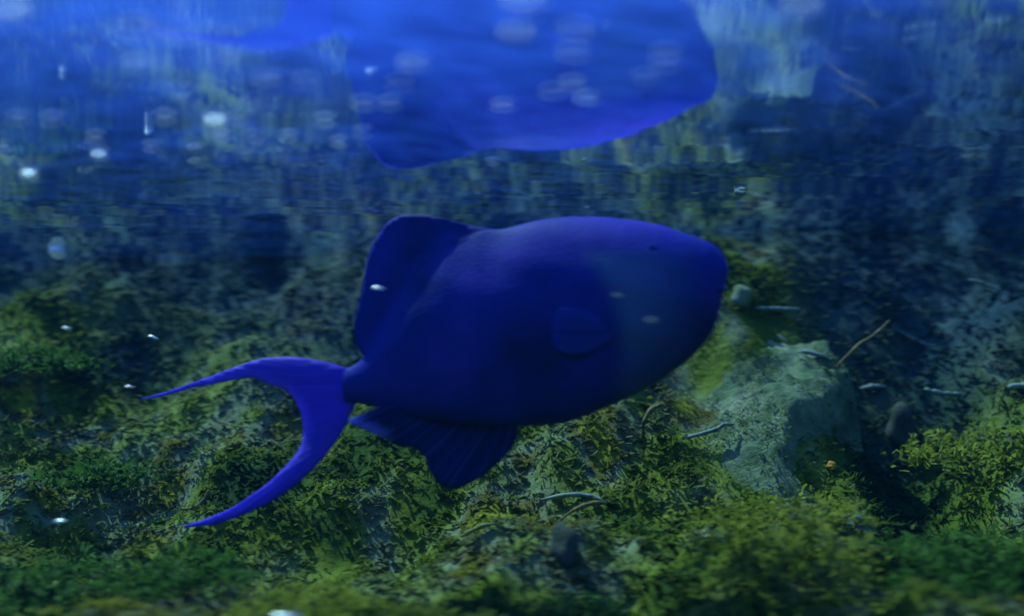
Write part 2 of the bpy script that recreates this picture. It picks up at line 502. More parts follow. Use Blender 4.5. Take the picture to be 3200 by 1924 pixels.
# ------------------------------------------------------------------ algae leaves
def leaves(P, size, yaw, tilt, curl, tint, cup=0.3):
    """numpy: many curled oval blades; each is 5 cross-rows of 3 vertices"""
    n = len(P)
    t = np.linspace(0, 1, 5)
    wid = np.array([0.10, 0.34, 0.46, 0.36, 0.04])[None, :] * RNG.uniform(0.25, 1.0, (n, 1)) * RNG.uniform(0.55, 1.3, (n, 5))
    ang = tilt[:, None] + curl[:, None] * t[None, :]
    dl = np.concatenate([np.zeros((n, 1)), np.full((n, 4), 0.25)], 1)
    fx = np.cumsum(dl * np.cos(ang), 1) * size[:, None]
    fz = np.cumsum(dl * np.sin(ang), 1) * size[:, None]
    V = np.zeros((n, 5, 3, 3))
    cy, sy_ = np.cos(yaw)[:, None], np.sin(yaw)[:, None]
    for k, s in enumerate((-1, 0, 1)):
        off = s * wid * size[:, None]
        lift = (abs(s) * cup) * wid * size[:, None] * RNG.uniform(-1.5, 2.5, (n, 5))
        V[:, :, k, 0] = P[:, None, 0] + fx * cy - off * sy_
        V[:, :, k, 1] = P[:, None, 1] + fx * sy_ + off * cy
        V[:, :, k, 2] = P[:, None, 2] + fz + lift
    base = np.arange(5 * 3).reshape(5, 3)
    f = np.stack([base[:-1, :-1], base[:-1, 1:], base[1:, 1:], base[1:, :-1]], -1).reshape(-1, 4)
    Fa = (f[None] + (np.arange(n) * 15)[:, None, None]).reshape(-1, 4)
    return V.reshape(-1, 3), Fa, np.repeat(tint, 15)


def fuzz(P, size, wid, yaw, tilt, curl, tint):
    """numpy: many short soft filaments, 3 cross-rows of 2 vertices each"""
    n = len(P)
    a1, a2 = tilt, tilt + curl
    V = np.zeros((n, 3, 2, 3))
    cy, sy_ = np.cos(yaw), np.sin(yaw)
    px = np.stack([np.zeros(n), 0.5 * np.cos(a1), 0.5 * np.cos(a1) + 0.5 * np.cos(a2)], 1) * size[:, None]
    pz = np.stack([np.zeros(n), 0.5 * np.sin(a1), 0.5 * np.sin(a1) + 0.5 * np.sin(a2)], 1) * size[:, None]
    prof = np.array([0.6, 1.0, 0.75])[None, :] * wid[:, None] * RNG.uniform(0.7, 1.3, (n, 3))
    roll = RNG.uniform(-0.8, 0.8, (n, 1))
    for k, s_ in enumerate((-1, 1)):
        off = 0.5 * s_ * prof
        V[:, :, k, 0] = P[:, None, 0] + px * cy[:, None] - off * np.cos(roll) * sy_[:, None]
        V[:, :, k, 1] = P[:, None, 1] + px * sy_[:, None] + off * np.cos(roll) * cy[:, None]
        V[:, :, k, 2] = P[:, None, 2] + pz + off * np.sin(roll)
    base = np.arange(6).reshape(3, 2)
    f = np.stack([base[:-1, 0], base[:-1, 1], base[1:, 1], base[1:, 0]], -1)
    Fa = (f[None] + (np.arange(n) * 6)[:, None, None]).reshape(-1, 4)
    return V.reshape(-1, 3), Fa, np.repeat(tint, 6)


def haze_tint_amount(x, y):  # share of distance haze painted into the algae colour
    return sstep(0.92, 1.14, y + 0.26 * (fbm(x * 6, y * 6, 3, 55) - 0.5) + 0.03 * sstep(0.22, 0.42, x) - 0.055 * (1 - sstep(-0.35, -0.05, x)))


NL = 260000
d = 0.55 + (RNG.random(NL) ** 1.1) * 0.85
xx = (RNG.random(NL) - 0.5) * 2 * (d * 0.58)
lm = ledge_mask(xx, d)
bare = fbm(xx * 15, d * 15, 3, 91)
keep = (bare > 0.14 + 0.16 * RNG.random(NL)) & ((lm < 0.45 + 0.3 * RNG.random(NL)) | (fbm(xx * 30, d * 34, 3, 15) > 0.42 + 0.22 * RNG.random(NL)) & (RNG.random(NL) < 0.9))
xx, d = xx[keep], d[keep]
n = len(xx)
hue = np.clip(algae_hue(xx, d) + RNG.normal(0, 0.05, n), 0, 1)
hue = np.where(RNG.random(n) < 0.012, 0.90 + 0.1 * RNG.random(n), hue)
sz = (0.0026 + 0.0080 * RNG.random(n) ** 2.2) * (1 + 0.15 * sstep(0.88, 1.05, d)) * np.where(ledge_mask(xx, d) > 0.35, 0.5, 1.0)
V, Fa, T = fuzz(np.stack([xx, d, ground_h(xx, d) - 0.001 + 0.005 * (ledge_mask(xx, d) > 0.2)], -1), sz, sz * RNG.uniform(0.14, 0.40, n),
                RNG.normal(0.15, 0.75, n) + math.pi * (RNG.random(n) < 0.3), RNG.uniform(0.05, 0.95, n) * (1 - 0.4 * sstep(0.88, 1.05, d)), RNG.uniform(-1.1, 0.2, n), hue)
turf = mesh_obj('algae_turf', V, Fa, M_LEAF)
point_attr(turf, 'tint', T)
point_attr(turf, 'haze_tint', np.repeat(np.clip(haze_tint_amount(xx, d) + RNG.normal(0, 0.10, n), 0, 1), 6))
tag(turf, 'soft fuzzy mat of olive and green algae covering the seabed', 'algae', kind='stuff')


# ------------------------------------------------------------------ separate plants, strands and debris
def tuft(name, label, px, py, depth, size, n, mat, group=None, spread=0.5, up=1.0, lift=0.0):
    depth = hit(px, py + 120 * size / 0.05 * 0.6)
    p = at(px, py, depth)
    g = float(ground_h(np.array([p.x]), np.array([p.y]))[0])
    P = np.zeros((n, 3))
    n = n * 16
    P = np.zeros((n, 3))
    r = RNG.random(n) ** 0.5 * size * spread * 1.9; a = RNG.random(n) * 6.283
    dome = np.sqrt(np.clip(1 - (r / (size * spread * 1.95)) ** 2, 0, 1))
    lump_ = 0.25 + 1.4 * fbm(np.cos(a) * r / size * 3 + 9, np.sin(a) * r / size * 3 + 5, 3, int(px) % 97)
    P[:, 0] = r * np.cos(a) * lump_; P[:, 1] = r * np.sin(a) * lump_
    P[:, 2] = RNG.random(n) ** 0.6 * size * 0.42 * up * dome * lump_ + lift - 0.002
    sz = RNG.uniform(0.06, 0.16, n) * size
    V, Fa, T = fuzz(P, sz, sz * RNG.uniform(0.2, 0.5, n), RNG.random(n) * 6.283, RNG.uniform(-0.1, 1.4, n), RNG.uniform(-1.4, 0.3, n),
                    np.clip(0.25 + 0.5 * lump_ - 0.2 + RNG.normal(0, 0.16, n), 0, 1))
    root = empty(name, (p.x, p.y, g))
    tag(root, label, 'algae', group)
    o = mesh_obj('fronds', V, Fa, mat, root)
    point_attr(o, 'tint', T)
    st = tube_mesh('stem', [(0, 0, -0.006), (0.1 * size, 0, 0.1 * size), (0.0, 0.08 * size, 0.22 * size * up + lift)], 0.06 * size, M_OLIVE, root)
    return root


def smooth_path(pts, n):
    P = np.array(pts, float)
    if len(P) == 2:
        t = np.linspace(0, 1, n)[:, None]
        return P[0] * (1 - t) + P[1] * t
    out = []
    m = len(P) - 1
    for u in np.linspace(0, m, n):
        i = min(int(u), m - 1); t = u - i
        p0, p1, p2, p3 = P[max(i - 1, 0)], P[i], P[i + 1], P[min(i + 2, m)]
        out.append(0.5 * ((2 * p1) + (-p0 + p2) * t + (2 * p0 - 5 * p1 + 4 * p2 - p3) * t ** 2 + (-p0 + 3 * p1 - 3 * p2 + p3) * t ** 3))
    return np.array(out)


def tube_mesh(name, pts, r, mat, parent=None, taper=0.15, n=16, k=7, knob=0.7):
    C = smooth_path(pts, n)
    V, Fc = [], []
    for i in range(n):
        tg = C[min(i + 1, n - 1)] - C[max(i - 1, 0)]
        tg = tg / (np.linalg.norm(tg) + 1e-9)
        a = np.cross(tg, [0.2, 0.1, 1.0]); a /= np.linalg.norm(a) + 1e-9
        b = np.cross(tg, a)
        s = i / (n - 1)
        rr = r * (taper + (1 - taper) * math.sin(math.pi * min(0.98, 0.06 + 0.9 * s)) ** 0.7) * (1 + knob * (random.random() - 0.5))
        for j in range(k):
            q = 2 * math.pi * j / k
            V.append(C[i] + rr * (math.cos(q) * a + math.sin(q) * b))
    for i in range(n - 1):
        for j in range(k):
            Fc.append((i * k + j, i * k + (j + 1) % k, (i + 1) * k + (j + 1) % k, (i + 1) * k + j))
    Fc.append(tuple(range(k))[::-1]); Fc.append(tuple((n - 1) * k + j for j in range(k)))
    return mesh_obj(name, V, Fc, mat, parent)


def strand(name, label, pts, r, mat, cat, group=None, **kw):
    """pts: (photograph x, y, depth)"""
    dm = min(hit(p[0], p[1]) for p in pts)
    d0 = min(p[2] for p in pts)
    W = [at(p[0], p[1], dm - 2.0 * r + 0.5 * (p[2] - d0)) for p in pts]
    o0 = W[0].copy()
    o = tube_mesh(name, [tuple(q - o0) for q in W], r, mat, None, **kw)
    o.location = o0
    tag(o, label, cat, group)
    return o


tuft('algae_tuft', 'bright yellow green algae tuft at the bottom left of centre', 960, 1860, 0.70, 0.050, 60, M_YELLOW)
tuft('algae_tuft', 'tall yellow green algae growing just right of the pale ledge foot', 2450, 1720, 0.70, 0.060, 80, M_YELLOW, up=1.6)
tuft('algae_tuft', 'olive algae mat draped over the near foot of the ledge', 2420, 1560, 0.74, 0.045, 70, M_YELLOW, spread=0.8)
tuft('algae_tuft', 'dark green algae clump at the bottom edge right of centre', 1740, 1880, 0.69, 0.045, 60, M_GREEN)
tuft('algae_tuft', 'broad green algae clump in the bottom right corner', 2960, 1720, 0.75, 0.070, 90, M_GREEN)
tuft('algae_tuft', 'dark green algae clump in the bottom left corner', 160, 1800, 0.72, 0.070, 90, M_GREEN)
tuft('algae_tuft', 'green algae clump below the lower tail tip', 560, 1760, 0.76, 0.055, 70, M_GREEN)
tuft('algae_tuft', 'small bright green sprig on top of the rock ledge', 2375, 1085, 1.00, 0.016, 26, M_GREEN)
tuft('algae_tuft', 'dark olive algae between the two tail lobes', 330, 1430, 0.98, 0.055, 60, M_GREEN)
tuft('algae_tuft', 'dim algae clump at the left edge below the murk', 110, 1090, 1.25, 0.060, 60, M_GREEN)
tuft('algae_tuft', 'yellowish algae frond at the right edge', 3030, 1370, 1.0, 0.060, 50, M_YELLOW, up=1.4)

strand('broken_twig', 'thin brown twig jutting up from the seabed below the fish', [(1725, 1645, 0.74), (1790, 1595, 0.74), (1850, 1572, 0.745), (1895, 1570, 0.75)], 0.0016, M_TWIG, 'twig')
strand('algae_strand', 'grey arched strand just above the brown twig', [(1690, 1560, 0.78), (1780, 1545, 0.77), (1850, 1550, 0.77), (1890, 1568, 0.76)], 0.0018, M_PALE, 'strand')
strand('broken_twig', 'long thin brown stalk leaning right behind the ledge', [(2610, 1150, 0.98), (2680, 1080, 0.99), (2740, 1040, 1.0), (2780, 1000, 1.0)], 0.0014, M_TWIG, 'twig')
strand('algae_strand', 'pale arched strand on the back of the ledge', [(2490, 1100, 0.99), (2520, 1098, 0.98), (2570, 1112, 0.97), (2610, 1130, 0.97)], 0.0018, M_PALE, 'strand')
strand('algae_strand', 'short white sliver lying on the ledge top by the green sprig', [(2410, 1037, 1.06), (2435, 1050, 1.05), (2458, 1068, 1.04)], 0.0011, M_PALE, 'strand')
strand('algae_strand', 'straight pale stick lying right of the fish snout', [(2360, 962, 1.12), (2420, 964, 1.12), (2500, 965, 1.13)], 0.0020, M_PALE, 'strand')
strand('algae_strand', 'pale wavy strand low on the left flank of the ledge', [(2130, 1370, 0.83), (2190, 1355, 0.83), (2240, 1340, 0.83), (2262, 1326, 0.83), (2295, 1326, 0.84)], 0.0018, M_PALE, 'strand')
strand('broken_twig', 'brown arched root under the fish belly', [(2010, 1380, 0.90), (2012, 1320, 0.90), (2035, 1280, 0.91), (2070, 1262, 0.92)], 0.0022, M_TWIG, 'twig')
strand('algae_strand', 'short green white curl in the dark hollow beside the ledge', [(2690, 1214, 0.92), (2730, 1206, 0.92), (2770, 1208, 0.92)], 0.0022, M_PALE, 'strand')
strand('algae_strand', 'drooping pale strand on the slope right of the stalk', [(2790, 1020, 1.1), (2840, 1050, 1.1), (2890, 1075, 1.1), (2925, 1078, 1.1)], 0.0015, M_PALE, 'strand')
strand('algae_strand', 'pale grey rib across the right slope', [(2890, 1215, 1.0), (2940, 1228, 1.0), (3000, 1230, 1.0)], 0.0024, M_PALE, 'strand')
strand('algae_strand', 'pale strand at the right edge, upper of two', [(3030, 873, 1.25), (3070, 885, 1.25), (3120, 905, 1.25)], 0.0020, M_PALE, 'strand')
strand('algae_strand', 'pale strand at the right edge, lower of two', [(3150, 1210, 1.0), (3180, 1205, 1.0), (3230, 1208, 1.0)], 0.0035, M_PALE, 'strand')
strand('broken_twig', 'short curved orange brown twig at the bottom right of the ledge foot', [(2560, 1800, 0.66), (2580, 1775, 0.66), (2620, 1755, 0.66)], 0.0018, M_TWIG, 'twig')
strand('broken_twig', 'orange brown twig pointing at the round bubble', [(2605, 1632, 0.70), (2640, 1615, 0.70), (2665, 1605, 0.70)], 0.0013, M_TWIG, 'twig')
strand('broken_twig', 'olive twig lying left of the brown twig', [(1440, 1675, 0.76), (1500, 1645, 0.76), (1545, 1635, 0.76)], 0.0020, M_OLIVE, 'twig')
strand('broken_twig', 'curved ochre blade below the lower tail lobe', [(560, 1590, 0.82), (610, 1585, 0.82), (640, 1560, 0.82), (652, 1530, 0.82)], 0.0020, M_TWIG, 'twig')


def lump(name, label, px, py, depth, s, mat, cat, sink=0.35, group=None, seed=0, on_ground=True):
    """uneven stone or flake, sx sy sz in metres"""
    bm = bmesh.new()
    bmesh.ops.create_icosphere(bm, subdivisions=3, radius=1.0)
    rs = random.Random(seed)
    ph = [rs.uniform(0, 6.28) for _ in range(6)]
    for v in bm.verts:
        c = v.co
        k = 1 + 0.16 * math.sin(2.3 * c.x + ph[0]) + 0.14 * math.sin(3.1 * c.y + ph[1]) + 0.12 * math.sin(4.3 * c.z + ph[2] + c.x * 2) + 0.05 * math.sin(9 * c.x + ph[3]) * math.sin(8 * c.y + ph[4])
        v.co = Vector((c.x * s[0] * k, c.y * s[1] * k, c.z * s[2] * k))
    me = bpy.data.meshes.new(name)
    bm.to_mesh(me); bm.free()
    me.polygons.foreach_set('use_smooth', [True] * len(me.polygons))
    me.materials.append(mat)
    o = bpy.data.objects.new(name, me); COL.objects.link(o)
    depth = hit(px, py, 0.004)
    p = at(px, py, depth)
    if on_ground:
        p.z = float(ground_h(np.array([p.x]), np.array([p.y]))[0]) + s[2] * (1 - sink)
    o.location = p
    o.rotation_euler = (rs.uniform(-.2, .2), rs.uniform(-.2, .2), rs.uniform(0, 6.28))
    tag(o, label, cat, group)
    return o


lump('seabed_stone', 'dark rounded stone standing below the brown twig', 1760, 1730, 0.72, (0.008, 0.010, 0.014), M_ROCK, 'stone', 0.45, seed=1)
lump('seabed_stone', 'dark knob of rock right of the ledge hollow', 2820, 1380, 0.95, (0.012, 0.012, 0.018), M_ROCK, 'stone', 0.2, seed=4)
lump('seabed_stone', 'pale capped stone beside the fish snout', 2325, 960, 1.10, (0.010, 0.012, 0.012), M_LEDGE, 'stone', 0.0, seed=5)
lump('orange_fragment', 'small orange fragment among green algae at lower right', 2725, 1720, 0.68, (0.005, 0.003, 0.0022), M_ORANGE, 'fragment', 0.0, seed=6, on_ground=False)
lump('orange_fragment', 'small orange fragment in the dark hollow by the ledge', 2600, 1455, 0.80, (0.004, 0.003, 0.003), M_ORANGE, 'fragment', 0.0, seed=7, on_ground=False)


# ------------------------------------------------------------------ the fish
YAW = math.radians(9)                       # snout a little nearer the camera than the tail
FC = at(1690, 1000, 0.745)
FR = Vector((math.cos(YAW), -math.sin(YAW), 0))
FN = Vector((math.sin(YAW), math.cos(YAW), 0))


def fl(px, py):
    """photograph pixel -> (x, z) in the fish's own upright plane"""
    d_ = ray(px, py)
    o_ = Vector((0, 0, CAM_Z))
    t = (FC - o_).dot(FN) / d_.dot(FN)
    p = o_ + d_ * t - FC
    return p.dot(FR), p.z


LOWEST = fl(1424, 1524)[1]
fish = empty('triggerfish', (FC.x, FC.y, FC.z + LOWEST), -YAW)
tag(fish, 'deep blue triggerfish with lyre tail swimming right above the seabed', 'fish')


def fz(p):
    x, z = fl(*p)
    return x, z - LOWEST


TOP = [(1080, 1150), (1100, 1147), (1141, 1114), (1180, 1050), (1230, 955), (1300, 835), (1400, 745), (1500, 719), (1573, 716), (1674, 689), (1775, 676), (1876, 677), (1977, 687),
       (2064, 702), (2145, 731), (2213, 753), (2246, 776), (2264, 802), (2275, 828), (2279, 845)]
BOT = [(1080, 1256), (1102, 1258), (1145, 1262), (1250, 1298), (1400, 1322), (1500, 1330), (1620, 1331), (1707, 1328), (1775, 1318), (1876, 1281), (1977, 1237), (2058, 1193),
       (2152, 1126), (2199, 1078), (2232, 1031), (2246, 980), (2260, 925), (2273, 870), (2279, 845)]
THK = [(1080, .0065), (1150, .0085), (1300, .0150), (1500, .0220), (1700, .0275), (1850, .0295), (1950, .0290), (2050, .0265), (2150, .0215), (2220, .0155), (2255, .0100), (2272, .005), (2279, .0006)]


def flank(px, py):
    """soft half thickness of the rear back, running on into the dorsal fin"""
    tx, ty = zip(*TOP); bx, by = zip(*BOT); kx, ky = zip(*THK)
    t, b, w_ = np.interp(px, tx, ty), np.interp(px, bx, by), np.interp(px, kx, ky)
    s_ = ((t + b) / 2 - py) / ((b - t) / 2)
    return w_ * math.log1p(math.exp(min(30.0, 5.0 * (1 - s_ * s_)))) / 5.0 + 0.0006, s_


def body():
    st = np.concatenate([np.linspace(1080, 2180, 84), 2180 + (2278.6 - 2180) * np.sin(np.linspace(0, math.pi / 2, 26))[1:]])
    NS = 64
    tx, ty = zip(*TOP); bx, by = zip(*BOT); kx, ky = zip(*THK)

    def sm(x, xs, ys):
        w_ = np.array([-14, -7, 0, 7, 14]) * min(1.0, max(0.05, (2279 - x) / 90))
        return float(np.mean(np.interp(np.clip(x + w_, xs[0], xs[-1]), xs, ys)))
    V, face = [], []
    for x in st:
        t, b, w_ = sm(x, tx, ty), sm(x, bx, by), sm(x, kx, ky)
        for j in range(NS):
            q = 2 * math.pi * j / NS
            c, s = math.cos(q), math.sin(q)
            py = (t + b) / 2 - (b - t) / 2 * s
            lx_, lz_ = fz((x, py))
            prof = math.copysign(abs(c) ** 1.15, c) * (1 + 0.06 * s)
            # gill cover: a shallow step along a curved line behind the head
            gl = np.interp(py, [690, 815, 900, 990, 1100, 1230], [1790, 1850, 1915, 1950, 1958, 1945])
            step = float(sstep(-45, 35, x - gl))
            inside = float(sstep(0.10, 0.35, abs(c)))
            y = -w_ * prof * (1 + 0.02 * step * inside - 0.012 * math.exp(-((x - gl + 12) / 18) ** 2) * inside)
            bl = (1 - float(sstep(1520, 1660, x))) * float(sstep(0.0, 0.35, s)) * float(sstep(1120, 1200, x))
            if bl > 0:
                fy = flank(x, py)[0] * max(0.0, 1 - s ** 14) ** 0.5
                y = y * (1 - bl) - math.copysign(fy, c) * bl
            # folds along the upper flank
            y *= 1 + 0.012 * math.sin((py - 0.25 * x) * 0.05) * inside
            V.append((lx_, y, lz_))
            f = step * float(sstep(770, 830, py)) * (1 - float(sstep(1960, 2230, x))) * (1 - 0.6 * float(sstep(960, 1200, py)))
            face.append(f)
    Fc = []
    n = len(st)
    for i in range(n - 1):
        for j in range(NS):
            Fc.append((i * NS + j, i * NS + (j + 1) % NS, (i + 1) * NS + (j + 1) % NS, (i + 1) * NS + j))
    Fc.append(tuple(range(NS))[::-1]); Fc.append(tuple((n - 1) * NS + j for j in range(NS)))
    o = mesh_obj('body', V, Fc, M_SKIN, fish)
    point_attr(o, 'face', face)
    bm = bmesh.new(); bm.from_mesh(o.data); bmesh.ops.recalc_face_normals(bm, faces=bm.faces); bm.to_mesh(o.data); bm.free()
    return o


def side_y(px, py):
    """half thickness of the body at a pixel of the flank (towards the camera)"""
    tx, ty = zip(*TOP); bx, by = zip(*BOT); kx, ky = zip(*THK)
    t, b, w_ = np.interp(px, tx, ty), np.interp(px, bx, by), np.interp(px, kx, ky)
    s = ((t + b) / 2 - py) / ((b - t) / 2)
    return w_ * max(0.0, 1 - s * s) ** 0.575


body()


def dist_poly(P, poly):
    D = np.full(len(P), 1e9)
    for i in range(len(poly)):
        a, b = poly[i], poly[(i + 1) % len(poly)]
        ab = b - a
        t = np.clip(((P - a) @ ab) / (ab @ ab + 1e-12), 0, 1)
        D = np.minimum(D, np.linalg.norm(P - a - t[:, None] * ab, axis=1))
    return D


def fin(name, pts, mat, focal, tmax=0.0011, yfun=None, rays=90.0, step=13.0, edge_w=60.0, dense=True, free=None, wedge=0.0):
    poly = np.array(smooth_path(list(pts) + [pts[0]], len(pts) * 6)[:-1]) if dense else np.array(pts, float)
    lo, hi = poly.min(0), poly.max(0)
    gx_, gy_ = np.meshgrid(np.arange(lo[0], hi[0], step), np.arange(lo[1], hi[1], step))
    Q = np.stack([gx_.ravel() + 0.3 * step * (gy_.ravel() // step % 2), gy_.ravel()], -1)
    inside = np.zeros(len(Q), bool)
    j = len(poly) - 1
    for i in range(len(poly)):
        xi, yi = poly[i]; xj, yj = poly[j]
        c = ((yi > Q[:, 1]) != (yj > Q[:, 1])) & (Q[:, 0] < (xj - xi) * (Q[:, 1] - yi) / (yj - yi + 1e-12) + xi)
        inside ^= c
        j = i
    Q = Q[inside]
    Q = Q[dist_poly(Q, poly) > 0.45 * step]
    A = np.concatenate([poly, Q])
    nb = len(poly)
    res = geometry.delaunay_2d_cdt([Vector(p) for p in A], [], [list(range(nb))], 1, 1e-4)
    vs = np.array([tuple(v) for v in res[0]])
    tris = res[2]
    D = dist_poly(vs, poly)
    Df = dist_poly(vs, np.array(free, float)) if free is not None else D
    V = []; ang = []; edge = []
    for side in (-1, 1):
        for k, (px, py) in enumerate(vs):
            x, z = fz((px, py))
            y0 = yfun(px, py) if yfun else 0.0
            th = 0.00012 + tmax * min(1.0, D[k] / 45.0) ** 0.6
            if wedge:
                fv, sv = flank(px, py)
                th = fv * (1.012 if sv > 0.93 else 0.90) * min(1.0, 0.10 + Df[k] / 60.0)
            a = math.atan2(py - focal[1], px - focal[0])
            th *= 1 + (0.03 if wedge else 0.25) * math.sin(a * rays)
            V.append((x, y0 + side * th, z))
            ang.append(a * rays * 0.6)
            edge.append(max(0.0, 1 - Df[k] / edge_w))
    m = len(vs)
    Fc = []
    for f in tris:
        Fc.append(tuple(f)); Fc.append(tuple(v + m for v in reversed(f)))
    cnt = {}
    for f in tris:
        for i in range(len(f)):
            e = (f[i], f[(i + 1) % len(f)])
            cnt[e] = 1
    for (a, b) in list(cnt):
        if (b, a) not in cnt:
            Fc.append((b, a, a + m, b + m))
    o = mesh_obj(name, V, Fc, mat, fish)
    point_attr(o, 'ray', ang); point_attr(o, 'edge', edge)
    bm = bmesh.new(); bm.from_mesh(o.data); bmesh.ops.recalc_face_normals(bm, faces=bm.faces); bm.to_mesh(o.data); bm.free()
    return o


fin('dorsal_fin', [(1160, 1135), (1125, 1095), (1110, 1060), (1108, 1018), (1128, 923), (1148, 802), (1172, 745), (1202, 701), (1230, 680), (1269, 669), (1337, 674),
                   (1404, 688), (1471, 704), (1539, 716), (1590, 735), (1560, 800), (1450, 850), (1350, 950), (1260, 1050), (1200, 1130)],
    M_SKIN, (1750, 1150), yfun=lambda x, y: 0.002 * math.sin((x + y) * 0.011) * float(sstep(5, 160, np.interp(x, [p_[0] for p_ in TOP], [p_[1] for p_ in TOP]) - y)), rays=55, wedge=0.0085, edge_w=110,
    free=[(1111, 1065), (1108, 1018), (1128, 923), (1148, 802), (1172, 745), (1202, 701), (1230, 680), (1269, 669), (1337, 674), (1404, 688), (1471, 704), (1539, 714), (1471, 703), (1404, 687), (1337, 673), (1269, 668), (1230, 679), (1202, 700), (1172, 744), (1148, 801), (1128, 922), (1108, 1017)])
fin('anal_fin', [(1640, 1290), (1622, 1328), (1616, 1357), (1606, 1388), (1573, 1429), (1512, 1483), (1472, 1508), (1424, 1524), (1377, 1506), (1350, 1476), (1337, 1436),
                 (1317, 1409), (1290, 1394), (1256, 1392), (1229, 1373), (1209, 1358), (1170, 1334), (1128, 1307), (1160, 1290), (1230, 1262), (1400, 1270), (1550, 1280)],
    M_ANAL, (1700, 1050), yfun=lambda x, y: 0.005 * math.sin((x - y) * 0.012) - 0.024 * float((1 - sstep(1128, 1290, x))), rays=70,
    free=[(1209, 1356), (1170, 1334), (1128, 1309), (1170, 1332)], edge_w=38)
fin('tail_fin', [(1120, 1165), (1063, 1141), (990, 1124), (921, 1115), (860, 1115), (804, 1122), (726, 1148), (655, 1175), (583, 1199), (510, 1224), (425, 1248), (510, 1236), (583, 1215),
                 (700, 1193), (778, 1180), (830, 1196), (895, 1221), (927, 1264), (941, 1322), (938, 1387), (908, 1439), (843, 1504), (785, 1545), (726, 1582), (645, 1618), (556, 1650), (640, 1645),
                 (710, 1625), (778, 1599), (840, 1570), (895, 1536), (945, 1498), (985, 1459), (1030, 1405), (1063, 1355), (1095, 1290), (1120, 1240)],
    M_TAIL, (1330, 1205), yfun=lambda x, y: 0.006 * float((1 - sstep(450, 1100, x))) + 0.003 * math.sin(y * 0.02), rays=110, edge_w=40,
    free=[(441, 1238), (583, 1215), (700, 1193), (778, 1180), (830, 1196), (895, 1221), (927, 1264), (941, 1322), (938, 1387), (908, 1439), (843, 1504), (726, 1582), (568, 1644)])
fin('pectoral_fin', [(1938, 1035), (1890, 1002), (1835, 976), (1785, 966), (1755, 985), (1742, 1030), (1745, 1075), (1768, 1102), (1810, 1112), (1860, 1100), (1905, 1075), (1938, 1056)],
    M_PEC, (1990, 1040), tmax=0.0001, yfun=lambda x, y: -side_y(x, y) + 0.0006 - 0.0035 * float((1 - sstep(1760, 1930, x))), rays=40, step=9)


def fish_lump(name, px, py, s, mat, out):
    bm = bmesh.new()
    bmesh.ops.create_uvsphere(bm, u_segments=20, v_segments=12, radius=1.0)
    x, z = fz((px, py))
    y = -side_y(px, py) + out
    for v in bm.verts:
        v.co = Vector((x + v.co.x * s[0], y + v.co.y * s[1], z + v.co.z * s[2]))
    me = bpy.data.meshes.new(name); bm.to_mesh(me); bm.free()
    me.polygons.foreach_set('use_smooth', [True] * len(me.polygons))
    me.materials.append(mat)
    o = bpy.data.objects.new(name, me); COL.objects.link(o); o.parent = fish
    return o


eye = fish_lump('eye', 2035, 800, (0.0068, 0.0026, 0.0064), M_EYE, 0.0021)
pu = fish_lump('pupil', 2037, 800, (0.0034, 0.0016, 0.0034), mat_plain('pupil_black', (0.002, 0.004, 0.06), 0.6, 0.1), 0.0007)
pu.parent = eye
fish_lump('mouth', 2250, 905, (0.0045, 0.0050, 0.0020), M_SKIN, 0.003)


# ------------------------------------------------------------------ drifting flakes, and flakes in place of sun glints
def flake(label, px, py, depth, wpx, hpx, tilt=0.0, group=None, seed=0, mat=None):
    """wpx, hpx: apparent size in photograph pixels"""
    p = at(px, py, depth)
    if p.z > SURF_Z - 0.002:
        dd = ray(px, py)
        depth = (SURF_Z - 0.002 - CAM_Z) / dd.z * dd.y
        p = at(px, py, depth)
    s = depth / FPX * 0.5 * (0.95 if group else 1.0)
    bm = bmesh.new()
    bmesh.ops.create_icosphere(bm, subdivisions=2, radius=1.0)
    rs = random.Random(seed)
    a, b = rs.uniform(0, 6), rs.uniform(0, 6)
    for v in bm.verts:
        c = v.co.copy()
        k = 1 + 0.22 * math.sin(3 * c.x + a) + 0.18 * math.sin(4 * c.z + b)
        v.co = Vector((c.x * wpx * s * k, c.y * hpx * s * 1.3, c.z * hpx * s * k + 0.25 * hpx * s * math.sin(2.5 * c.x + b)))
    me = bpy.data.meshes.new('drifting_flake'); bm.to_mesh(me); bm.free()
    me.polygons.foreach_set('use_smooth', [True] * len(me.polygons))
    me.materials.append(mat or M_FLAKE)
    o = bpy.data.objects.new('drifting_flake', me); COL.objects.link(o)
    o.location = p
    o.rotation_euler = (0, math.radians(tilt), 0)
    tag(o, label, 'flake', group)
    return o


Q = 3200 / 2468.0
flake('largest sun glint built as a bright flake left of the reflected fish', 520 * Q, 300 * Q, 0.6, 52, 26, 6, seed=1)  # first five flakes are added in place of sun sparkling through ripples
flake('sun glint built as a bright flake nearest the left edge', 68 * Q, 425 * Q, 0.72, 46, 22, 12, seed=2)
flake('bluish white sun glint built as a flake between left edge and largest flakes', 240 * Q, 378 * Q, 0.68, 44, 18, 8, seed=3)
flake('sun glint built as a white flake beside the lower edge of the reflected fish', 785 * Q, 300 * Q, 0.6, 36, 12, 8, seed=4)
flake('thin sun glint built as a sliver right of the small surface flakes', 820 * Q, 350 * Q, 0.66, 30, 8, 6, seed=5)
flake('round pale flake in the top left corner', 18 * Q, 33 * Q, 0.5, 54, 30, 4, seed=6)
flake('round white flake at the top right of the reflected fish', 1935 * Q, 25 * Q, 0.5, 54, 32, 10, seed=7)
flake('pale sliver drifting over the dark left seabed', 160 * Q, 790 * Q, 0.74, 38, 7, 12, seed=8)
flake('pale sliver above the upper tail tip', 313 * Q, 931 * Q, 0.75, 34, 6, 4, seed=9)
flake('pale blue sliver left above the tail over green algae', 370 * Q, 812 * Q, 0.9, 34, 9, 14, seed=10)
flake('pale blue flake before the rear dorsal fin', 913 * Q, 694 * Q, 0.70, 42, 10, 3, seed=11)
